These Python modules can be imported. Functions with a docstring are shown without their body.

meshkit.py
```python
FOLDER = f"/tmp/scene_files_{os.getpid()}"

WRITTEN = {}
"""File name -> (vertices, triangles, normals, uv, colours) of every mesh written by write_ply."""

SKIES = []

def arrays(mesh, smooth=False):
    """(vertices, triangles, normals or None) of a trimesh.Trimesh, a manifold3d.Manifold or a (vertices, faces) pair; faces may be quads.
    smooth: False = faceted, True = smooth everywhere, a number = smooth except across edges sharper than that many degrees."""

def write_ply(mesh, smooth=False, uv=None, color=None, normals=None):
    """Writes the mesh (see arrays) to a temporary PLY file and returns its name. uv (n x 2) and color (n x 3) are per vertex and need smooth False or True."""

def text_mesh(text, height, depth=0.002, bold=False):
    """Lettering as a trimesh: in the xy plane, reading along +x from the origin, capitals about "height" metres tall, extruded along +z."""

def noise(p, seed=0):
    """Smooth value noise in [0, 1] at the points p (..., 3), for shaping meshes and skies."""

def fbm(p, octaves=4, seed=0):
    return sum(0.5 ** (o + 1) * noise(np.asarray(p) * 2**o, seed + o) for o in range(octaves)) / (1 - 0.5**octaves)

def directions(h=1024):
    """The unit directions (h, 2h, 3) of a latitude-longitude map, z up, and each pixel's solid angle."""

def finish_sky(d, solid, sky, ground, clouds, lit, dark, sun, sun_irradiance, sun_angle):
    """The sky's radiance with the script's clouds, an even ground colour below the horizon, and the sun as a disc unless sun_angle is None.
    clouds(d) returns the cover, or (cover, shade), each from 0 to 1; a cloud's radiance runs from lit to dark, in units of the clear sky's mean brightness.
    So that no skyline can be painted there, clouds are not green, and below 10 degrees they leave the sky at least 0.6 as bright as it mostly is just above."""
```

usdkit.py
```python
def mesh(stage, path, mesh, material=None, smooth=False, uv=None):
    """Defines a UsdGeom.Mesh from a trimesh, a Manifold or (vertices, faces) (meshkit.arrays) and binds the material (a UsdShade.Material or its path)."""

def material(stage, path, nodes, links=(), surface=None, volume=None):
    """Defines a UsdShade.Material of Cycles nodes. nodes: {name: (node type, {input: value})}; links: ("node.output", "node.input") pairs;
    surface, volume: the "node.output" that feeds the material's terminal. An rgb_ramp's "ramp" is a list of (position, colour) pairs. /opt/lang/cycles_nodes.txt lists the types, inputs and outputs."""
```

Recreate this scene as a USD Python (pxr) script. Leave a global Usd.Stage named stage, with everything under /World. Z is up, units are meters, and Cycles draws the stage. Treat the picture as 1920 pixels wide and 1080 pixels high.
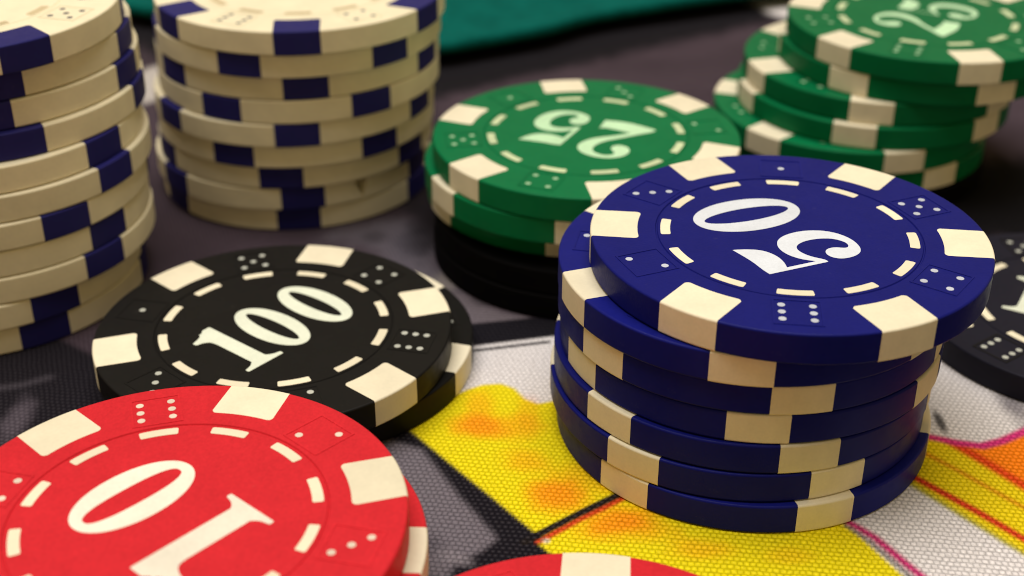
import math, random
import numpy as np
import trimesh
import usdkit
from meshkit import fbm, noise
from pxr import Usd, UsdGeom, UsdLux, UsdShade, Gf, Sdf, Vt
from shapely.geometry import Polygon, Point, box
from shapely.ops import unary_union

random.seed(7)
MM = 0.001                                    # everything below is laid out in millimetres
stage = Usd.Stage.CreateInMemory()
UsdGeom.SetStageUpAxis(stage, UsdGeom.Tokens.z)
UsdGeom.SetStageMetersPerUnit(stage, 1.0)
UsdGeom.Xform.Define(stage, '/World')
UsdGeom.Scope.Define(stage, '/World/Looks')

# ------------------------------------------------------------------ camera
PITCH, ROLL, CAM_H, F_PX = 0.505901, 0.001912, 83.2525, 2563.46
cp, sp = math.cos(PITCH), math.sin(PITCH)
fwd = np.array([0, cp, -sp]); rt = np.array([1.0, 0, 0]); up = np.array([0, sp, cp])
cr, sr = math.cos(ROLL), math.sin(ROLL)
rt, up = cr * rt + sr * up, -sr * rt + cr * up
cam = UsdGeom.Camera.Define(stage, '/World/camera')
M4 = Gf.Matrix4d(*rt, 0, *up, 0, *(-fwd), 0, 0, 0, CAM_H * MM, 1)
cam.AddTransformOp().Set(M4)
cam.CreateHorizontalApertureAttr(36.0)
cam.CreateVerticalApertureAttr(20.25)
cam.CreateFocalLengthAttr(36.0 * F_PX / 1920)
cam.CreateClippingRangeAttr(Gf.Vec2f(0.005, 20))
cam.CreateFStopAttr(24.0)
cam.CreateFocusDistanceAttr(0.131)
cam.CreateExposureAttr(0.0)

# ------------------------------------------------------------------ light: a warm ceiling lamp and the dim walls of the room
def look_at(prim, pos, target):
    pos, target = np.array(pos, float), np.array(target, float)
    z = pos - target; z /= np.linalg.norm(z)
    x = np.cross([0, 1, 0], z); x /= np.linalg.norm(x); y = np.cross(z, x)
    UsdGeom.Xformable(prim).AddTransformOp().Set(Gf.Matrix4d(*x, 0, *y, 0, *z, 0, *pos, 1))
lamp = UsdLux.RectLight.Define(stage, '/World/ceiling_lamp')
lamp.CreateWidthAttr(0.9); lamp.CreateHeightAttr(0.7)
lamp.CreateIntensityAttr(7.9)
lamp.CreateColorAttr(Gf.Vec3f(1.0, 0.965, 0.93))
look_at(lamp.GetPrim(), (-0.10, 0.16, 1.15), (0.0, 0.14, 0.0))
dome = UsdLux.DomeLight.Define(stage, '/World/room_light')
room = usdkit.material(stage, '/World/Looks/room', {'b': ('background_shader', {'color': (1.0, 0.77, 0.36), 'strength': 0.38})}, surface='b.background')
UsdShade.MaterialBindingAPI.Apply(dome.GetPrim()).Bind(room)

# ------------------------------------------------------------------ materials
LK = '/World/Looks/'
def plastic(name, col, rough=0.42, bump=0.4, var=0.05, spec=0.07, grain=0.05, wear=0.05):
    return usdkit.material(stage, LK + name, {
        'g': ('texture_coordinate', {}),
        'o': ('object_info', {}),
        'n1': ('noise_texture', {'scale': 260.0, 'detail': 3.0, 'roughness': 0.6}),
        'n2': ('noise_texture', {'scale': 5200.0, 'detail': 2.0, 'roughness': 0.6}),
        'n3': ('noise_texture', {'scale': 900.0, 'detail': 4.0, 'roughness': 0.7}),
        'm1': ('map_range', {'from_min': 0.3, 'from_max': 0.7, 'to_min': 1 - var, 'to_max': 1 + var}),
        'mo': ('map_range', {'from_min': 0.0, 'from_max': 1.0, 'to_min': 0.90, 'to_max': 1.06}),
        'mm': ('math', {'math_type': 'multiply'}),
        'sc': ('vector_math', {'math_type': 'scale', 'vector1': col}),
        'rr': ('map_range', {'from_min': 0.3, 'from_max': 0.7, 'to_min': rough - 0.07, 'to_max': rough + 0.09}),
        'n4': ('noise_texture', {'scale': 3300.0, 'detail': 2.0, 'roughness': 0.8}),
        'm4': ('map_range', {'from_min': 0.3, 'from_max': 0.7, 'to_min': 1 - grain, 'to_max': 1 + grain}),
        'm5': ('math', {'math_type': 'multiply'}),
        'n5': ('noise_texture', {'scale': 700.0, 'detail': 6.0, 'roughness': 0.75}),
        'm6': ('map_range', {'from_min': 0.63, 'from_max': 0.72, 'to_min': 0.0, 'to_max': wear, 'clamp': True}),
        'mx': ('mix_color', {'blend_type': 'mix', 'b': (0.30, 0.27, 0.23)}),
        'b': ('bump', {'strength': bump, 'distance': 0.00004}),
        'p': ('principled_bsdf', {'specular_ior_level': spec}),
    }, [('g.object', 'n1.vector'), ('g.object', 'n2.vector'), ('g.object', 'n3.vector'),
        ('n1.fac', 'm1.value'), ('o.random', 'mo.value'), ('m1.result', 'mm.value1'), ('mo.result', 'mm.value2'),
        ('g.object', 'n4.vector'), ('n4.fac', 'm4.value'), ('mm.value', 'm5.value1'), ('m4.result', 'm5.value2'), ('m5.value', 'sc.scale'), ('g.object', 'n5.vector'), ('n5.fac', 'm6.value'), ('m6.result', 'mx.fac'), ('sc.vector', 'mx.a'), ('mx.result', 'p.base_color'), ('n3.fac', 'rr.value'), ('rr.result', 'p.roughness'),
        ('n2.fac', 'b.height'), ('b.normal', 'p.normal')], surface='p.BSDF')
CREAM = plastic('cream_plastic', (0.78, 0.71, 0.54), 0.45, grain=0.03, bump=0.25)
BODY = {
    'white': plastic('ivory_plastic', (0.80, 0.725, 0.53), 0.45, grain=0.03, bump=0.25),
    'blue': plastic('blue_plastic', (0.0070, 0.0095, 0.150), 0.38),
    'green': plastic('green_plastic', (0.0022, 0.135, 0.047), 0.38),
    'black': plastic('black_plastic', (0.0105, 0.0098, 0.0095), 0.42),
    'red': plastic('red_plastic', (0.59, 0.021, 0.031), 0.5, grain=0.10),
}
SHADED_BLACK = plastic('shaded_black_plastic', (0.0035, 0.0032, 0.0035), 0.6, spec=0.02)  # black plastic darkened further, deep shadow under the piles put into its colour
BLUEBLACK = plastic('blue_black_plastic', (0.0125, 0.0120, 0.0215), 0.42)
NAVY = plastic('navy_plastic', (0.021, 0.020, 0.135), 0.4)
INK = {
    'white': plastic('grey_foil', (0.10, 0.095, 0.11), 0.5),
    'blue': plastic('pale_blue_foil', (0.68, 0.72, 0.80), 0.5),
    'green': plastic('mint_foil', (0.50, 0.74, 0.48), 0.5),
    'black': plastic('pale_foil', (0.70, 0.74, 0.62), 0.5),
    'red': plastic('ivory_foil', (0.78, 0.73, 0.63), 0.5),
}
DASHINK = {'white': plastic('faint_gold_foil', (0.55, 0.45, 0.28), 0.5), 'blue': CREAM, 'green': plastic('pale_green_foil', (0.56, 0.64, 0.40), 0.5), 'black': CREAM, 'red': CREAM}
PIPINK = {'white': INK['white'], 'blue': plastic('worn_pale_blue_foil', (0.50, 0.53, 0.62), 0.5), 'green': plastic('worn_mint_foil', (0.30, 0.50, 0.31), 0.5),
          'black': plastic('worn_pale_foil', (0.48, 0.49, 0.44), 0.5), 'red': plastic('worn_ivory_foil', (0.70, 0.60, 0.50), 0.5)}
SPOT = {'white': NAVY, 'blue': CREAM, 'green': CREAM, 'black': CREAM, 'red': CREAM}

# ------------------------------------------------------------------ helpers
counts = {}
def numbered(parent, name):
    k = (parent, name); n = counts.get(k, -1) + 1; counts[k] = n
    return f'{parent}/{name}' if n == 0 else f'{parent}/{name}_{n:03d}'
def tag(prim, label=None, cat=None, group=None, kind=None):
    for k, v in (('label', label), ('category', cat), ('group', group), ('kind', kind)):
        if v: prim.SetCustomDataByKey(k, v)
def obj(name, mesh, m, parent='/World', smooth=False):
    v, f = np.asarray(mesh[0], float) * MM, np.asarray(mesh[1], int)
    return usdkit.mesh(stage, numbered(parent, name), (v, f), m, smooth=smooth).GetPrim()
def extrude(poly, z0, z1):
    vs, fs, n = [], [], 0
    for g in getattr(poly, 'geoms', [poly]):
        if g.is_empty or g.area < 1e-4: continue
        t = trimesh.creation.extrude_polygon(g, z1 - z0, engine='earcut')
        vs.append(np.array(t.vertices) + [0, 0, z0]); fs.append(np.array(t.faces) + n); n += len(t.vertices)
    return np.vstack(vs), np.vstack(fs)
def chaikin(pts, n=3):
    """A closed loop of (x, y) or (x, y, 1) points; those with the 1 stay sharp corners."""
    p = [(a[0], a[1], len(a) > 2) for a in pts]
    for _ in range(n):
        q = []
        for i in range(len(p)):
            a, b = p[i], p[(i + 1) % len(p)]
            if a[2]: q.append(a)
            else: q.append((.75 * a[0] + .25 * b[0], .75 * a[1] + .25 * b[1], False))
            if not b[2]: q.append((.25 * a[0] + .75 * b[0], .25 * a[1] + .75 * b[1], False))
        p = q
    return Polygon([(a[0], a[1]) for a in p]).buffer(0)

# ------------------------------------------------------------------ the numerals of the chips (didone figures, drawn in mm, cap height about 12)
def ell(cx, cy, a, b, e=2.0, n=72):
    t = np.linspace(0, 2 * np.pi, n, endpoint=False); c, s = np.cos(t), np.sin(t)
    return Polygon(np.c_[cx + a * np.sign(c) * abs(c) ** (2 / e), cy + b * np.sign(s) * abs(s) ** (2 / e)])
def zero(cx, cy, a, b, ia, ib, e=1.95): return ell(cx, cy, a, b, 2.05).difference(ell(cx + .03, cy, ia, ib, e))
def one(x0, x1, y0, y1, base, flag):
    """stem from x0 to x1, base and flag reach out by these amounts"""
    stem = box(x0, y0 + .2, x1, y1 - .45)
    slab = chaikin([(x0 - base, y0, 1), (x1 + base, y0, 1), (x1 + base, y0 + .5, 1), (x1 + .55, y0 + .72), (x1, y0 + 1.25), (x1, y0 + 1.3, 1), (x0, y0 + 1.3, 1), (x0, y0 + 1.25), (x0 - .55, y0 + .72), (x0 - base, y0 + .5, 1)])
    fl = chaikin([(x0, y1 - 3.6, 1), (x0 - .1, y1 - 2.6), (x0 - flag * .55, y1 - 2.05), (x0 - flag, y1 - 1.95, 1), (x0 - flag - .1, y1 - 1.4, 1), (x0 - .55, y1 - 1.1), (x0 + .3, y1 - .55), (x0 + .9, y1, 1), (x1, y1, 1), (x1, y1 - 3.6, 1)])
    return unary_union([stem, slab, fl]).buffer(.14).buffer(-.28).buffer(.14)
FIVE = chaikin([(-6.75, 6.05, 1), (-5.6, 6.25), (-3.9, 6.3), (-1.2, 6.9, 1), (-1.5, 5.6), (-2.3, 4.15), (-3.8, 3.5), (-5.2, 3.55), (-6.15, 3.85, 1),
                (-6.05, .62, 1), (-5.2, 1.75), (-3.9, 2.5), (-2.4, 2.6), (-1.0, 1.95), (-.15, .55), (.05, -1.5), (-.55, -3.4), (-1.8, -4.65), (-3.6, -5.2),
                (-5.5, -4.85), (-6.4, -3.8), (-6.6, -2.2), (-6.0, -1.25), (-5.0, -1.05), (-4.2, -1.65), (-4.15, -2.7), (-4.75, -3.5), (-4.5, -4.05), (-3.7, -4.25),
                (-2.6, -3.6), (-2.05, -2.4), (-1.95, -.9), (-2.3, .3), (-2.95, .95), (-3.9, 1.05), (-5.1, .55), (-6.1, -.45), (-6.55, -.4, 1)])
TWO = chaikin([(-7.45, -5.2, 1), (-5.5, -5.55), (-3.4, -5.8), (-1.6, -5.5), (-.35, -5.15, 1), (-.75, -2.35, 1), (-1.0, -2.75), (-1.9, -2.95), (-4.95, -2.85, 1),
               (-3.8, -1.2), (-2.3, .1), (-1.15, 1.5), (-.6, 3.3), (-.95, 4.75), (-2.1, 5.85), (-3.9, 6.3), (-5.7, 5.95), (-7.1, 4.7), (-7.4, 3.1), (-6.8, 1.75), (-5.6, 1.35),
               (-4.75, 1.9), (-4.7, 2.9), (-5.4, 3.6), (-5.95, 4.2), (-5.55, 5.05), (-4.6, 5.35), (-3.4, 5.0), (-2.75, 4.1), (-2.6, 2.8), (-3.2, 1.0), (-4.6, -.7), (-6.1, -2.9), (-7.3, -4.3)])
def moved(p, dx, dy, s=1.0):
    from shapely import affinity
    return affinity.translate(affinity.scale(p, s, s, origin=(0, 0)), dx, dy)
TEXT = {
    '50': [FIVE, zero(5.15, 1.75, 3.43, 5.8, 1.38, 4.75)],
    '100': [one(-6.75, -4.87, -5.05, 5.25, 1.5, 1.5), zero(-.38, .05, 2.68, 5.35, .92, 4.2), zero(6.12, .1, 2.68, 5.35, .92, 4.2)],
    '10': [one(-5.5, -3.05, -5.2, 5.9, 1.55, 2.1), zero(4.38, .4, 3.35, 5.75, 1.2, 4.75, 2.5)],
    '25': [TWO, moved(FIVE, 7.85, -1.0, .98)],
}
DIGIT_NAME = {'50': ['numeral_five', 'numeral_zero'], '100': ['numeral_one', 'numeral_zero', 'numeral_zero'], '10': ['numeral_one', 'numeral_zero'], '25': ['numeral_two', 'numeral_five']}

# ------------------------------------------------------------------ one poker chip: body, six edge spots, twelve dashes, six dice, the numeral
R, T = 19.5, 3.2476
FACE = T - 0.05                                # height of the printed face
def body_mesh():
    z0, z1, b = 0.05, FACE, 0.24
    prof = [(0, z0), (R - b, z0)]
    prof += [(R - b + b * math.sin(a), z0 + b - b * math.cos(a)) for a in np.radians([22, 45, 68, 90])]
    prof += [(R - b + b * math.cos(a), z1 - b + b * math.sin(a)) for a in np.radians([0, 22, 45, 68, 90])]
    prof += [(13.10, z1), (13.02, z1 - .13), (12.92, z1 - .13), (12.84, z1 - .02), (0, z1 - .02)]
    n = 144; rows = []
    for r, z in prof[1:-1]:
        a = np.linspace(0, 2 * np.pi, n, endpoint=False)
        rows.append(np.c_[r * np.cos(a), r * np.sin(a), np.full(n, z)])
    v = np.vstack(rows + [[[0, 0, z0]], [[0, 0, z1 - .02]]]); f = []
    for i in range(len(rows) - 1):
        for j in range(n):
            a, b_, c, d = i * n + j, i * n + (j + 1) % n, (i + 1) * n + (j + 1) % n, (i + 1) * n + j
            f += [(a, b_, c), (a, c, d)]
    k, m = len(rows) * n, len(rows) * n + 1; L = (len(rows) - 1) * n
    for j in range(n):
        f += [(k, (j + 1) % n, j), (m, L + j, L + (j + 1) % n)]
    return v, np.array(f)
BODYM = body_mesh()
def spot_mesh(phi):
    """an insert from r = 14.85 over the rim, parallel sides, rounded inner corners"""
    w, ri, ro, b = 2.93, 14.85, R + .025, .24
    plan = Point(0, 0).buffer(ro, 128).intersection(box(0, -w, 30, w)).difference(Point(0, 0).buffer(ri, 128))
    inner = plan.buffer(-.45).buffer(.45, 12)
    plan = unary_union([inner, plan.intersection(box(ri + 1.5, -9, 30, 9))]).simplify(.004)
    p = np.array(plan.exterior.coords)[:-1]
    if not plan.exterior.is_ccw: p = p[::-1]
    # put extra points along the straight runs so that the rim can round off
    rr = np.hypot(p[:, 0], p[:, 1]); u = p / rr[:, None]
    z0, z1 = 0.012, T - 0.034
    layers = [(z0, ro - b)] + [(z0 + b - b * math.cos(a), ro - b + b * math.sin(a)) for a in np.radians([30, 60, 90])]
    layers += [(z1 - b + b * math.sin(a), ro - b + b * math.cos(a)) for a in np.radians([0, 30, 60, 90])]
    c, s = math.cos(phi), math.sin(phi); v = []
    for z, rl in layers:
        q = u * np.minimum(rr, rl)[:, None]
        v.append(np.c_[q[:, 0] * c - q[:, 1] * s, q[:, 0] * s + q[:, 1] * c, np.full(len(q), z)])
    n, f = len(p), []
    for i in range(len(layers) - 1):
        for j in range(n):
            a, b_, d, e = i * n + j, i * n + (j + 1) % n, (i + 1) * n + (j + 1) % n, (i + 1) * n + j
            f += [(a, b_, d), (a, d, e)]
    import mapbox_earcut as ec
    q = u * np.minimum(rr, ro - b)[:, None]
    tri = ec.triangulate_float64(q, np.array([n], np.uint32)).reshape(-1, 3).astype(int)
    f += [tuple(t[::-1]) for t in tri] + [tuple(t + (len(layers) - 1) * n) for t in tri]
    return np.vstack(v), np.array(f)
def rot_poly(p, a):
    from shapely import affinity
    return affinity.rotate(p, math.degrees(a), origin=(0, 0))
def dash_poly(phi):
    a = np.radians(np.linspace(-8.0, 8.0, 9))
    p = Polygon(np.r_[np.c_[12.58 * np.cos(a), 12.58 * np.sin(a)], np.c_[11.62 * np.cos(a[::-1]), 11.62 * np.sin(a[::-1])]])
    return rot_poly(p.buffer(-.18).buffer(.18, 3), phi)
def pips(value, d):
    g = 1.25
    P = {1: [(0, 0)], 2: [(g, -g), (-g, g)], 3: [(g, g), (0, 0), (-g, -g)], 4: [(g, g), (g, -g), (-g, g), (-g, -g)],
         5: [(g, g), (g, -g), (0, 0), (-g, g), (-g, -g)], 6: [(s * g, t * 1.4) for s in (-1, 0, 1) for t in (-1, 1)]}[value]
    return [(x, y * d) for x, y in P]
def frame_poly():
    o = 2.25
    return box(-o, -o, o, o).difference(box(-o + .2, -o + .2, o - .2, o - .2))
PROTO = '/World/Looks/'
protos = {}
UsdGeom.Scope.Define(stage, '/chip_kinds')
def nicked(mesh, a):
    """the body with a small wedge broken out of its upper rim at angle a (degrees)"""
    import manifold3d as mf
    m = mf.Manifold(mf.Mesh(mesh[0].astype(np.float32), mesh[1].astype(np.uint32)))
    cut = mf.Manifold.hull_points(np.array([(R - 2.2, y, z) for y, z in ((-1.3, T), (.9, T), (.1, .5))] + [(R + 1, y, z) for y, z in ((-1.5, T), (1.0, T), (.1, .3))], np.float64)).rotate((0, 0, a))
    g = (m - cut).to_mesh()
    return np.array(g.vert_properties[:, :3], float), np.array(g.tri_verts, int)
def chip_kind(key, colour, d=1, text=None, psi=0.0, plain=False, nick=None):
    """A class prim with the parts of one kind of chip; psi: the numeral's reading direction from the first spot, degrees."""
    path = '/chip_kinds/' + key
    stage.CreateClassPrim(path)
    pr = stage.GetPrimAtPath(path); pr.SetTypeName('Xform')
    obj('body', BODYM if nick is None else nicked(BODYM, nick), SHADED_BLACK if plain else (BLUEBLACK if key == 'black_chip_far' else BODY[colour]), path, smooth=35)
    zt = FACE
    protos[key] = path
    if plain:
        obj('inlay', extrude(Point(0, 0).buffer(12.6, 48), zt - .1, zt + .01), SHADED_BLACK, path)
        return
    for k in range(6): obj('edge_spot', spot_mesh(math.radians(60 * k)), SPOT[colour], path, smooth=35)
    for k in range(12): obj('dash', extrude(dash_poly(math.radians(30 * k)), zt - .1, zt + .012), DASHINK[colour], path)
    order = (1, 3, 2, 6, 4, 5)
    for i, val in enumerate(order):
        phi = math.radians(30 + d * 60 * i)
        c, s = math.cos(phi), math.sin(phi)
        from shapely import affinity
        fr = affinity.translate(affinity.rotate(frame_poly(), math.degrees(phi), origin=(0, 0)), 15.72 * c, 15.72 * s)
        obj('dice_outline', extrude(fr, zt - .1, zt + .05), BODY[colour], path)
        for x, y in pips(val, 1):
            px, py = (15.72 + x) * c - y * s, (15.72 + x) * s + y * c
            obj('pip', extrude(Point(px, py).buffer(.35, 5), zt - .1, zt + .012), PIPINK[colour], path)
    if text:
        for nm, g in zip(DIGIT_NAME[text], TEXT[text]):
            obj(nm, extrude(rot_poly(g.buffer(-.16 if key == 'green_chip_far' else 0).simplify(.01), math.radians(psi)), zt - .15, zt + .006), INK[colour], path)
    protos[key] = path
chip_kind('white_chip', 'white')
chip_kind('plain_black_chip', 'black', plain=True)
chip_kind('nicked_white_chip', 'white', nick=264.6)
chip_kind('blue_chip', 'blue', 1, '50', 111 - 53)
chip_kind('black_chip', 'black', 1, '100', 51 - 138)
chip_kind('black_chip_far', 'black', -1, '100', -30 - 7)
chip_kind('red_chip', 'red', 1, '10', 138.5 - 256.5)
chip_kind('green_chip', 'green', -1, '25', 152 - 98)
chip_kind('green_chip_far', 'green', -1, '25', 55 - 36.5)
def chip(kind, x, y, k, phase, label, group):
    """chip number k of its stack (0 on the mat) turned by phase degrees"""
    p = numbered('/World', 'poker_chip')
    xf = UsdGeom.Xform.Define(stage, p)
    xf.AddTranslateOp().Set(Gf.Vec3d(x * MM, y * MM, (k * T + .02) * MM)); xf.AddRotateZOp().Set(float(phase))
    pr = xf.GetPrim()
    pr.GetReferences().AddInternalReference(protos[kind]); pr.SetInstanceable(True)
    tag(pr, label, 'poker chip', group)
ORD = ['topmost', 'second', 'third', 'fourth', 'fifth', 'sixth', 'seventh', 'eighth', 'ninth', 'tenth', 'eleventh']
def stack(kind, rows, desc, where, group, top=None):
    n = len(rows)
    for i, (x, y, ph) in enumerate(rows):
        place = 'topmost' if i == 0 else ('lowest' if i == n - 1 else f'{ORD[i]} from the top')
        lab = top if (top and i == 0) else f'{desc}, {place} of {where}'
        chip('nicked_white_chip' if (x, y) == (-31.9, 185.1) else kind, x, y, n - 1 - i, ph, lab, group)

stack('blue_chip', [(27.24, 120.52, 53), (24.17, 121.95, 19), (24.27, 122.41, 36), (24.5, 122.5, 24.2), (23.94, 122.3, 41), (23.6, 122.2, 51.7), (24.33, 121.65, 46.2)],
      'blue poker chip', 'the blue stack on the yellow print', 'chips of the blue stack',
      'blue poker chip with a white 50, topmost of the blue stack')
stack('white_chip', [(-28.78, 182.08, 36.2), (-29.44, 182.8, 15), (-29.82, 183.7, 40.5), (-29.81, 183.6, 6.2), (-30.7, 183.6, 38.5), (-30.84, 184.3, 12.5), (-31.18, 184.9, 31.7), (-31.9, 185.1, 41.6), (-31.46, 185.7, 37.7)],
      'ivory poker chip with navy spots', 'the middle ivory stack', 'chips of the middle ivory stack')
stack('white_chip', [(-65.29, 153.84, 13.7), (-65.06, 155.6, 59.7), (-64.59, 155.6, 53.3), (-64.18, 154.86, 1.8), (-64.6, 153.35, 36), (-63.9, 153.2, 37.2), (-64.48, 152.55, 16.3), (-64.74, 152.57, 33.5), (-64.5, 152.5, 29.1), (-66.3, 151.6, 14.1), (-66.2, 152.0, 8)],
      'ivory poker chip with navy spots', 'the leftmost ivory stack', 'chips of the left ivory stack')
for i, (kd, x, y, ph, lab) in enumerate([
        ('green_chip', 9.38, 161.67, 98, 'green poker chip with an upside-down 25, topmost of the low green pile'),
        ('green_chip', 8.27, 162.29, 29, 'green poker chip just under the chip with the upside-down 25'),
        ('green_chip', 8.3, 165.4, 26, 'third green chip down in the low middle pile, resting on the black chips'),
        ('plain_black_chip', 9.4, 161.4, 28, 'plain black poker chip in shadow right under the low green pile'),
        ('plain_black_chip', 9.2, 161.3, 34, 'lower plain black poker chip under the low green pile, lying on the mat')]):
    chip(kd, x, y, 4 - i, ph, lab, 'chips of the low green pile')
rows = [('green_chip_far', 59.12, 189.6, 36.5, 'green poker chip with 25, topmost of the leaning green stack at right'),
        ('green_chip', 58.45, 190.36, 48.2, ''), ('green_chip', 53.65, 191.3, 14.2, ''), ('green_chip', 52.95, 190.7, 10.2, ''),
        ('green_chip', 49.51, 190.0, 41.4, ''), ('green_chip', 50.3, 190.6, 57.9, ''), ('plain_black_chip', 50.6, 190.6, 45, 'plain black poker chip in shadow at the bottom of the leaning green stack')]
for i, (kd, x, y, ph, lab) in enumerate(rows):
    chip(kd, x, y, 6 - i, ph, lab or f'green poker chip, {ORD[i]} from the top of the leaning green stack', 'chips of the leaning green stack')
chip('black_chip', -26.18, 130.05, 1, 138, 'black poker chip with 100, lying on another black chip behind the red 10', 'chips of the black pair')
chip('black_chip', -23.91, 133.43, 0, 44.4, 'black poker chip lying on the mat under the chip with 100', 'chips of the black pair')
chip('black_chip_far', 67.4, 140.2, 0, 7, 'black poker chip cut off by the right edge, behind the blue stack', None)
chip('red_chip', -27.95, 88.52, 3, 256.5, 'red poker chip with 10, topmost of the red stack in the left foreground', 'chips of the left red stack')
chip('red_chip', -26.48, 88.7, 2, 58.4, 'red poker chip peeking out to the right under the red 10 chip', 'chips of the left red stack')
chip('red_chip', -29.6, 89.4, 1, 20, 'red poker chip, third from the top under the red 10', 'chips of the left red stack')
chip('red_chip', -30.0, 89.2, 0, 47, 'red poker chip at the bottom of the left red stack', 'chips of the left red stack')
chip('red_chip', 5.62, 72.32, 1, 25, 'red poker chip just entering at the bottom edge, in front of the blue stack', 'chips of the front red pair')
chip('red_chip', 6.1, 72.0, 0, 8, 'red poker chip under the one at the bottom edge of the photo', 'chips of the front red pair')

# ------------------------------------------------------------------ the printed mat: one woven cloth with a flat colour print and painted-in shade
def seg_dist(P, poly, closed=True):
    poly = np.asarray(poly, float); A = poly; B = np.roll(poly, -1, 0)
    if not closed: A, B = poly[:-1], poly[1:]
    d = np.full(len(P), 1e9)
    for a, b in zip(A, B):
        ab = b - a; t = np.clip(((P - a) @ ab) / max(ab @ ab, 1e-12), 0, 1)
        d = np.minimum(d, np.hypot(*(P - a - t[:, None] * ab).T))
    return d
def inside(P, poly):
    poly = np.asarray(poly, float); c = np.zeros(len(P), bool)
    for (x0, y0), (x1, y1) in zip(poly, np.roll(poly, -1, 0)):
        if y0 == y1: continue
        c ^= ((P[:, 1] < y0) != (P[:, 1] < y1)) & (P[:, 0] < (x1 - x0) * (P[:, 1] - y0) / (y1 - y0) + x0)
    return c
def ss(t): t = np.clip(t, 0, 1); return t * t * (3 - 2 * t)
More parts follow.
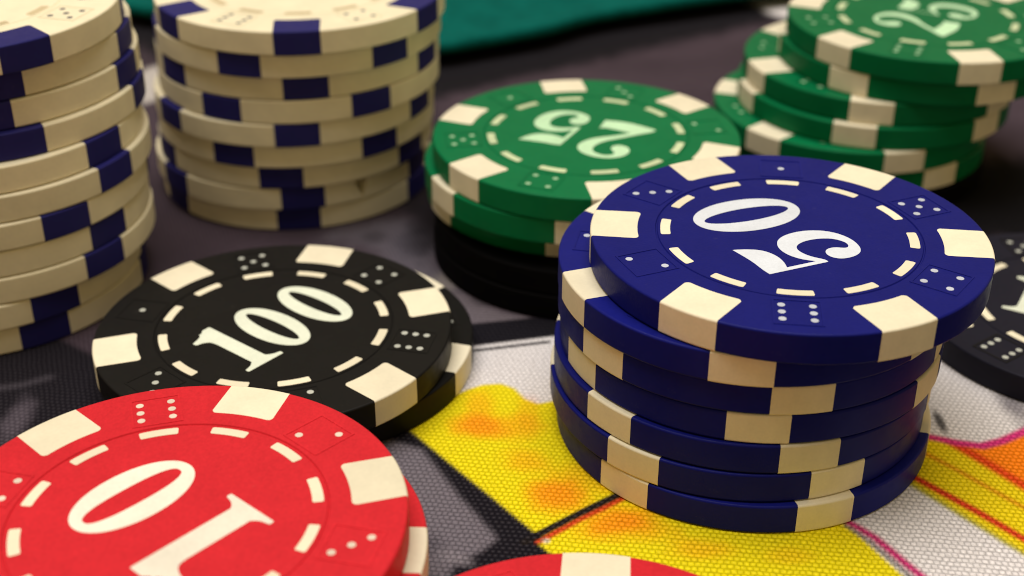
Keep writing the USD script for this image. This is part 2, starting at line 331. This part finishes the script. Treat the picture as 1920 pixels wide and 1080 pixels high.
#PRINT_AND_SHADE>>
PRINT_AND_SHADE = [
    ('poly', [(-33.86, 201.6), (-12.57, 215.67), (3.65, 226.77), (23.35, 240.04), (40.43, 250.79), (53.0, 258.98), (64.94, 294.41), (-53.46, 293.6), (-76.91, 250.09)], (0.009, 0.008, 0.011), 3, 0),  # broad soft dark band along the edge of the cloth
    ('poly', [(46.41, 274.72), (49.01, 266.82), (52.12, 259.98), (56.86, 257.35), (67.94, 286.32), (53.31, 294.33)], (0.73, 0.69, 0.7), 1.6, 0),
    ('poly', [(-66.04, 226.92), (-62.8, 232.4), (-58.35, 216.66), (-61.06, 212.98), (-63.27, 216.64)], (0.5, 0.46, 0.44), 1.5, 0),
    ('poly', [(56.52, 180.87), (67.8, 190.54), (83.17, 190.61), (75.38, 162.32), (57.3, 163.81)], (0.003, 0.0025, 0.004), 4, 0),  # soft near-black area below the leaning green stack
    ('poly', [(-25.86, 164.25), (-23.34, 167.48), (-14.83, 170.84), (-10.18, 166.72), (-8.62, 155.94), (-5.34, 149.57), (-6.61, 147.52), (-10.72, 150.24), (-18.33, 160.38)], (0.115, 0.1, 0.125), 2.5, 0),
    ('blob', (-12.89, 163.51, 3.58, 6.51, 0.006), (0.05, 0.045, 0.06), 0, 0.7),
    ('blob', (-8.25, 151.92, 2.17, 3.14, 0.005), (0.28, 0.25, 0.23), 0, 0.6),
    ('blob', (-11.54, 171.71, 2.97, 13.57, 0.003), (0.012, 0.01, 0.014), 0, 0.8),  # shade beside the low green pile, painted into the mat colour
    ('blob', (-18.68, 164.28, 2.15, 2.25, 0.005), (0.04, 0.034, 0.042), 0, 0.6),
    ('blob', (-6.21, 155.94, 3.1, 4.49, 0.006), (0.008, 0.007, 0.011), 0, 0.8),  # soft dark blob at the left foot of the low green pile
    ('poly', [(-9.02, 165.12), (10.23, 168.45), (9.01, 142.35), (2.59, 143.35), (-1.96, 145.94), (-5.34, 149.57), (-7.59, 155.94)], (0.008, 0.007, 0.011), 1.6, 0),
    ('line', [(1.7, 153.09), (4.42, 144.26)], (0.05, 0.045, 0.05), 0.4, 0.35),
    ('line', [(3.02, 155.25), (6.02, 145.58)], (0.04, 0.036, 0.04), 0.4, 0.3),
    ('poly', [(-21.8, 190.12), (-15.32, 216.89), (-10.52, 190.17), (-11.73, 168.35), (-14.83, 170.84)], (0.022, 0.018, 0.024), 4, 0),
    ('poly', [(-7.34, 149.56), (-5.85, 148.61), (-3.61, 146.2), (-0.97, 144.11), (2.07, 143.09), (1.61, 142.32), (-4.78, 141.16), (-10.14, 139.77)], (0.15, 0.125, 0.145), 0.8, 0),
    ('blob', (4.54, 143.62, 2.46, 3.41, 0.004), (0.008, 0.007, 0.011), 0, 0.95),  # soft dark blob between the low green pile and the blue stack
    ('blob', (-2.31, 147.27, 3.3, 2.17, 0.006), (0.02, 0.017, 0.02), 0, 0.7),  # painted contact shadow in front of the low green pile
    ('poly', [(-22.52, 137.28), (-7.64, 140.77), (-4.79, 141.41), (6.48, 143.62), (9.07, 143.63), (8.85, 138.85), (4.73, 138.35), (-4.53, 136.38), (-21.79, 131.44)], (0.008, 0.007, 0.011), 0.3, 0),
    ('poly', [(-21.66, 130.31), (-4.53, 136.26), (4.74, 138.47), (12.05, 139.6), (10.92, 121.92), (-3.37, 119.87), (-14.7, 119.84)], (0.73, 0.69, 0.7), 0.25, 0),
    ('line', [(-21.94, 132.58), (-4.63, 135.19), (4.27, 137.25)], (0.008, 0.007, 0.011), 0.15, 0.28),
    ('poly', [(-67.32, 147.29), (-52.52, 137.16), (-42.71, 130.24), (-21.79, 131.44), (-11.44, 121.85), (-10.68, 119.06), (2.32, 102.23), (4.24, 98.55), (5.76, 93.34), (-47.72, 91.13)], (0.012, 0.01, 0.0145), 0.6, 0),
    ('line', [(-57.84, 126.9), (-54.57, 127.78), (-52.06, 129.32)], (0.05, 0.043, 0.055), 0.8, 0.5),
    ('blob', (-52.91, 120.7, 1.82, 5.4, 0.005), (0.085, 0.07, 0.09), 0, 0.9),
    ('poly', [(-13.68, 117.89), (-11.95, 117.12), (-9.36, 115.81), (-5.22, 107.95), (-1.73, 102.22), (-1.46, 101.28), (-2.93, 99.51), (-5.12, 98.0), (-5.76, 95.79), (-10.6, 95.78), (-13.4, 105.41)], (0.155, 0.135, 0.16), 0.6, 0),
    ('blob', (-8.47, 100.64, 2.51, 2.35, 0.004), (0.06, 0.052, 0.065), 0, 0.55),
    ('blob', (-5.29, 98.67, 2.01, 1.06, -0.459), (0.2, 0.175, 0.2), 0, 0.8),
    ('poly', [(-12.51, 120.84), (-10.68, 119.06), (2.32, 102.23), (2.65, 100.52), (4.24, 98.55), (6.24, 93.34), (37.2, 93.43), (36.04, 96.42), (32.47, 103.52), (28.92, 110.65), (19.3, 119.95), (8.22, 125.53), (4.4, 124.78), (2.81, 124.26), (1.48, 125.19), (0.32, 127.32), (-1.17, 128.29), (-3.25, 128.06), (-4.71, 127.19), (-6.43, 125.8)], (0.8, 0.66, 0.006), 0.25, 0),
    ('blob', (-3.37, 119.87, 3.64, 2.61, -0.27), (0.92, 0.25, 0.006), 0, 0.8),
    ('blob', (0.31, 119.89, 3.51, 2.81, 0.003), (0.92, 0.25, 0.006), 0, 0.45),
    ('blob', (-3.45, 123.41, 1.97, 3.79, 0.0), (0.92, 0.25, 0.006), 0, 0.4),
    ('blob', (1.76, 122.91, 1.73, 3.56, 0.006), (0.92, 0.25, 0.006), 0, 0.25),
    ('blob', (4.51, 108.15, 3.53, 3.31, -0.442), (0.92, 0.25, 0.006), 0, 0.85),
    ('blob', (1.4, 113.71, 3.22, 2.41, -0.405), (0.92, 0.25, 0.006), 0, 0.4),
    ('blob', (9.78, 104.01, 5.11, 2.63, 0.364), (0.92, 0.25, 0.006), 0, 0.8),
    ('blob', (12.26, 103.06, 4.07, 2.44, 0.002), (0.92, 0.25, 0.006), 0, 0.5),
    ('blob', (7.54, 111.02, 4.2, 2.52, -0.542), (0.92, 0.25, 0.006), 0, 0.3),
    ('blob', (17.49, 99.95, 3.49, 2.02, 0.003), (0.92, 0.25, 0.006), 0, 0.35),
    ('blob', (25.84, 99.21, 2.97, 1.55, 0.003), (0.92, 0.25, 0.006), 0, 0.2),
    ('line', [(2.66, 101.14), (6.72, 104.49), (12.74, 109.03)], (0.6, 0.06, 0.012), 0.3, 0.42),
    ('line', [(1.3, 100.98), (2.68, 102.16), (6.23, 104.98), (12.81, 109.9)], (0.018, 0.013, 0.012), 0.2, 0.45),
    ('poly', [(2.32, 102.23), (1.3, 101.29), (3.07, 101.45)], (0.008, 0.007, 0.011), 0.3, 0),
    ('blob', (3.26, 101.14, 0.45, 0.47, 0.0), (0.62, 0.55, 0.42), 0, 0.9),
    ('poly', [(32.21, 103.52), (29.25, 112.43), (37.25, 114.28), (40.17, 109.64), (47.13, 100.34), (50.11, 96.31), (49.57, 92.08), (37.77, 92.05)], (0.73, 0.69, 0.7), 0.25, 0),
    ('line', [(31.26, 106.37), (32.33, 104.08), (34.35, 101.7), (36.41, 97.89), (39.38, 92.74)], (0.55, 0.02, 0.16), 0.35, 0.45),
    ('line', [(31.96, 103.52), (33.72, 101.15), (35.77, 97.3), (37.96, 92.74)], (0.16, 0.13, 0.13), 0.3, 0.22),
    ('poly', [(36.31, 120.01), (44.41, 118.08), (46.21, 116.93), (51.52, 109.41), (53.89, 105.62), (50.34, 95.59), (47.08, 100.19), (40.12, 109.46), (35.47, 116.14)], (0.8, 0.6, 0.006), 0.25, 0),
    ('line', [(35.47, 116.14), (40.17, 109.64), (47.1, 100.26), (50.47, 95.95)], (0.45, 0.4, 0.05), 0.4, 0.3),
    ('line', [(35.99, 118.54), (40.46, 111.22), (45.13, 105.75), (48.48, 101.43), (51.12, 97.79)], (0.62, 0.04, 0.012), 0.3, 0.5),
    ('line', [(39.15, 120.02), (42.7, 115.23), (45.39, 112.12), (47.72, 109.14), (49.96, 106.27), (52.75, 102.38)], (0.65, 0.25, 0.006), 0.4, 0.3),
    ('poly', [(45.36, 117.89), (46.71, 116.75), (49.02, 116.09), (51.22, 116.95), (53.99, 118.59), (60.08, 123.11), (53.74, 105.2), (51.18, 109.67), (48.16, 114.13)], (0.95, 0.22, 0.006), 0.3, 0),
    ('line', [(45.19, 118.27), (46.21, 116.93), (48.54, 113.58), (51.28, 109.5), (53.83, 105.45)], (0.72, 0.06, 0.008), 0.5, 0.7),
    ('poly', [(40.11, 137.51), (51.4, 137.55), (58.66, 125.71), (60.82, 125.19), (60.37, 123.93), (54.28, 119.47), (51.24, 117.52), (48.88, 116.56), (46.29, 117.22), (44.38, 117.98), (36.31, 120.01)], (0.73, 0.69, 0.7), 0.3, 0),
    ('line', [(41.69, 118.85), (44.38, 117.98), (46.29, 117.22), (48.88, 116.56), (51.21, 117.43), (54.18, 119.18), (60.3, 123.73)], (0.66, 0.035, 0.2), 0.35, 0.55),
    ('blob', (54.85, 123.91, 1.98, 4.47, 0.005), (0.16, 0.14, 0.16), 0, 0.8),
    ('blob', (45.77, 121.03, 0.57, 2.75, 0.0), (0.03, 0.027, 0.03), 0, 0.9),  # cast shadow at the right foot of the blue stack, painted on
]
#<<PRINT_AND_SHADE
def print_shade_colour(P):
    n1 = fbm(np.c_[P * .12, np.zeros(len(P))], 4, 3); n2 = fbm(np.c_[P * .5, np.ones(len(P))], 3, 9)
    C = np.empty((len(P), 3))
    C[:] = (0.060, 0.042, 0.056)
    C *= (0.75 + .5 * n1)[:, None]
    for kind, pts, col, soft, wid in PRINT_AND_SHADE:
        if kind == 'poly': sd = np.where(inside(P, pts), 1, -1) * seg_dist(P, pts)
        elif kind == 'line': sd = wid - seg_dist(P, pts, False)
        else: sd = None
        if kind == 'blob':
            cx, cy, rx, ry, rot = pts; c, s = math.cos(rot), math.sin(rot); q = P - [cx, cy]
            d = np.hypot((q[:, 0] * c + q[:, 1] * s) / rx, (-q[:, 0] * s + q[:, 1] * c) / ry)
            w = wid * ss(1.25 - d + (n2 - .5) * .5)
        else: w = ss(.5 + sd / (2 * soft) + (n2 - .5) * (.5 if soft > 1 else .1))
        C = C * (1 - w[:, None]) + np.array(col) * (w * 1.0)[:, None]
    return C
def grid_mesh(zones):
    vs, fs, n = [], [], 0
    for x0, x1, y0, y1, s in zones:
        nx, ny = max(1, int(round((x1 - x0) / s))), max(1, int(round((y1 - y0) / s)))
        X, Y = np.meshgrid(np.linspace(x0, x1, nx + 1), np.linspace(y0, y1, ny + 1))
        vs.append(np.c_[X.ravel(), Y.ravel()])
        i = (np.arange(ny)[:, None] * (nx + 1) + np.arange(nx)[None]).ravel() + n
        fs += [np.c_[i, i + 1, i + nx + 2], np.c_[i, i + nx + 2, i + nx + 1]]; n += (nx + 1) * (ny + 1)
    return np.vstack(vs), np.vstack(fs)
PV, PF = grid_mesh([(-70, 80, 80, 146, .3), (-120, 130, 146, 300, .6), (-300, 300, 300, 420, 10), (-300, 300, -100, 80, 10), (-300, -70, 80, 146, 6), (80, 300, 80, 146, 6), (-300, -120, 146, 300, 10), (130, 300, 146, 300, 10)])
COL = print_shade_colour(PV)
mat_look = usdkit.material(stage, LK + 'woven_print', {
    'at': ('attribute', {'attribute': 'print_shade_color'}),
    'g': ('geometry', {}),
    'mp': ('mapping', {'rotation': (0, 0, math.radians(7)), 'scale': (1 / (.60 * MM), 1 / (.62 * MM), 1.0)}),
    'nd': ('noise_texture', {'scale': 420.0, 'detail': 3.0}),
    'ns': ('vector_math', {'math_type': 'scale', 'scale': 0.75}),
    'va': ('vector_math', {'math_type': 'add'}),
    'sx': ('separate_xyz', {}),
    'row': ('math', {'math_type': 'floor'}),
    'mod': ('math', {'math_type': 'floored_modulo', 'value2': 2.0}),
    'half': ('math', {'math_type': 'multiply_add', 'value2': 0.5}),
    'pu': ('math', {'math_type': 'multiply', 'value2': math.pi}),
    'pv': ('math', {'math_type': 'multiply', 'value2': math.pi}),
    'su': ('math', {'math_type': 'sine'}), 'sv': ('math', {'math_type': 'sine'}),
    'au': ('math', {'math_type': 'absolute'}), 'av': ('math', {'math_type': 'absolute'}),
    'h': ('math', {'math_type': 'multiply'}),
    'hp': ('math', {'math_type': 'power', 'value2': 0.6}),
    'nz': ('noise_texture', {'scale': 2600.0, 'detail': 3.0}),
    'nr': ('map_range', {'from_min': 0.3, 'from_max': 0.7, 'to_min': 0.82, 'to_max': 1.16}),
    'cm': ('map_range', {'from_min': 0.15, 'from_max': 0.95, 'to_min': 0.66, 'to_max': 1.08, 'clamp': True}),
    'mm': ('math', {'math_type': 'multiply'}),
    'sc': ('vector_math', {'math_type': 'scale'}),
    'h3': ('math', {'math_type': 'power', 'value2': 3.0}),
    'fz': ('math', {'math_type': 'multiply', 'value2': 0.03}),
    'fm': ('mix_color', {'blend_type': 'mix', 'b': (0.62, 0.58, 0.60)}),
    'b': ('bump', {'strength': 0.55, 'distance': 0.00010}),
    'p': ('principled_bsdf', {'roughness': 0.85, 'specular_ior_level': 0.04}),
}, [('g.position', 'mp.vector'), ('g.position', 'nd.vector'), ('nd.color', 'ns.vector1'), ('mp.vector', 'va.vector1'), ('ns.vector', 'va.vector2'), ('va.vector', 'sx.vector'), ('sx.y', 'row.value1'), ('row.value', 'mod.value1'), ('mod.value', 'half.value1'), ('sx.x', 'half.value3'),
    ('half.value', 'pu.value1'), ('sx.y', 'pv.value1'), ('pu.value', 'su.value1'), ('pv.value', 'sv.value1'), ('su.value', 'au.value1'), ('sv.value', 'av.value1'),
    ('au.value', 'h.value1'), ('av.value', 'h.value2'), ('h.value', 'hp.value1'), ('hp.value', 'cm.value'), ('g.position', 'nz.vector'), ('nz.fac', 'nr.value'),
    ('cm.result', 'mm.value1'), ('nr.result', 'mm.value2'), ('at.vector', 'sc.vector1'), ('mm.value', 'sc.scale'), ('h.value', 'h3.value1'), ('h3.value', 'fz.value1'), ('fz.value', 'fm.fac'), ('sc.vector', 'fm.a'), ('fm.result', 'p.base_color'),
    ('hp.value', 'b.height'), ('b.normal', 'p.normal')], surface='p.BSDF')
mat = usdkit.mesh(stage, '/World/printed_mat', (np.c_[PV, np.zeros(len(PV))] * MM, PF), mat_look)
UsdGeom.PrimvarsAPI(mat).CreatePrimvar('print_shade_color', Sdf.ValueTypeNames.Color3fArray, 'vertex').Set(Vt.Vec3fArray.FromNumpy(COL.astype(np.float32)))
tag(mat.GetPrim(), 'woven mat with a yellow, white and black comic print under all the chips', 'mat', None, 'structure')

# ------------------------------------------------------------------ green felt cloth at the back
EDGE = [(-140, 262), (-95, 262), (-80, 257), (-73.9, 253.6), (-69.8, 251.6), (-60, 248), (-44, 241), (-28, 234.4), (-19, 231), (-12.7, 229.6), (-7.6, 232.6), (-0.1, 236.6), (5.7, 239.6), (9.7, 243.3), (13.8, 247.6), (22.1, 252), (30.6, 255.6), (38.1, 258.9), (50, 264), (70, 271), (100, 284), (140, 300)]
def cloth():
    e = np.array(EDGE, float)
    s = np.r_[0, np.cumsum(np.hypot(*np.diff(e, axis=0).T))]; t = np.linspace(0, s[-1], 220)
    e = np.c_[np.interp(t, s, e[:, 0]), np.interp(t, s, e[:, 1])]
    k = np.hanning(9); k /= k.sum(); pad = np.pad(e, ((4, 4), (0, 0)), mode='edge')
    e = np.c_[np.convolve(pad[:, 0], k, 'valid'), np.convolve(pad[:, 1], k, 'valid')]
    rows, m = [], len(e)
    prof = [(.9, 2.6), (.35, 2.5), (.08, 2.8), (0, 3.4), (.1, 4.0), (.4, 4.4), (1.0, 4.55), (2.5, 4.5), (5, 4.2), (9, 3.9), (14, 4.0), (22, 4.3), (34, 4.2), (60, 4.0), (110, 4.0), (110, 2.0), (20, 2.0), (2.5, 2.3)]
    for d, z in prof:
        p = e + np.c_[np.zeros(m), np.full(m, d)]
        zz = z + .9 * (fbm(np.c_[p * .045, np.zeros(m)], 2, 5) - .5)
        rows.append(np.c_[p, np.maximum(zz, .3)])
    v, f, q = np.vstack(rows), [], len(prof)
    for i in range(q):
        for j in range(m - 1):
            a, b, c, d = i * m + j, i * m + j + 1, ((i + 1) % q) * m + j + 1, ((i + 1) % q) * m + j
            f += [(a, b, c), (a, c, d)]
    for j, fl in ((0, 1), (m - 1, -1)):
        for i in range(1, q - 1):
            t = (j, i * m + j, (i + 1) * m + j); f.append(t if fl < 0 else t[::-1])
    return v, np.array(f)
felt = usdkit.material(stage, LK + 'green_felt', {
    'g': ('geometry', {}), 'n': ('noise_texture', {'scale': 900.0, 'detail': 5.0, 'roughness': 0.7}),
    'n2': ('noise_texture', {'scale': 170.0, 'detail': 4.0, 'roughness': 0.65}),
    'nm': ('mix_float', {'fac': 0.5}),
    'r': ('rgb_ramp', {'ramp': [(0.36, (0.0015, 0.066, 0.055)), (0.64, (0.003, 0.12, 0.10))]}),
    'b': ('bump', {'strength': 0.6, 'distance': 0.0004}),
    'p': ('principled_bsdf', {'roughness': 0.95, 'specular_ior_level': 0.03, 'sheen_weight': 0.0}),
}, [('g.position', 'n.vector'), ('g.position', 'n2.vector'), ('n.fac', 'nm.a'), ('n2.fac', 'nm.b'), ('nm.result', 'r.fac'), ('r.color', 'p.base_color'), ('n.fac', 'b.height'), ('b.normal', 'p.normal')], surface='p.BSDF')
tag(obj('felt_cloth', cloth(), felt, smooth=50), 'teal green felt cloth with a wavy edge lying at the back of the mat', 'cloth')

# ------------------------------------------------------------------ the table under the mat
wood = usdkit.material(stage, LK + 'dark_table', {'p': ('principled_bsdf', {'base_color': (.05, .035, .025), 'roughness': .5})}, surface='p.BSDF')
b = trimesh.creation.box((900, 800, 20)); b.apply_translation((0, 160, -10.5))
tag(obj('tabletop', (np.array(b.vertices), np.array(b.faces)), wood), kind='structure')
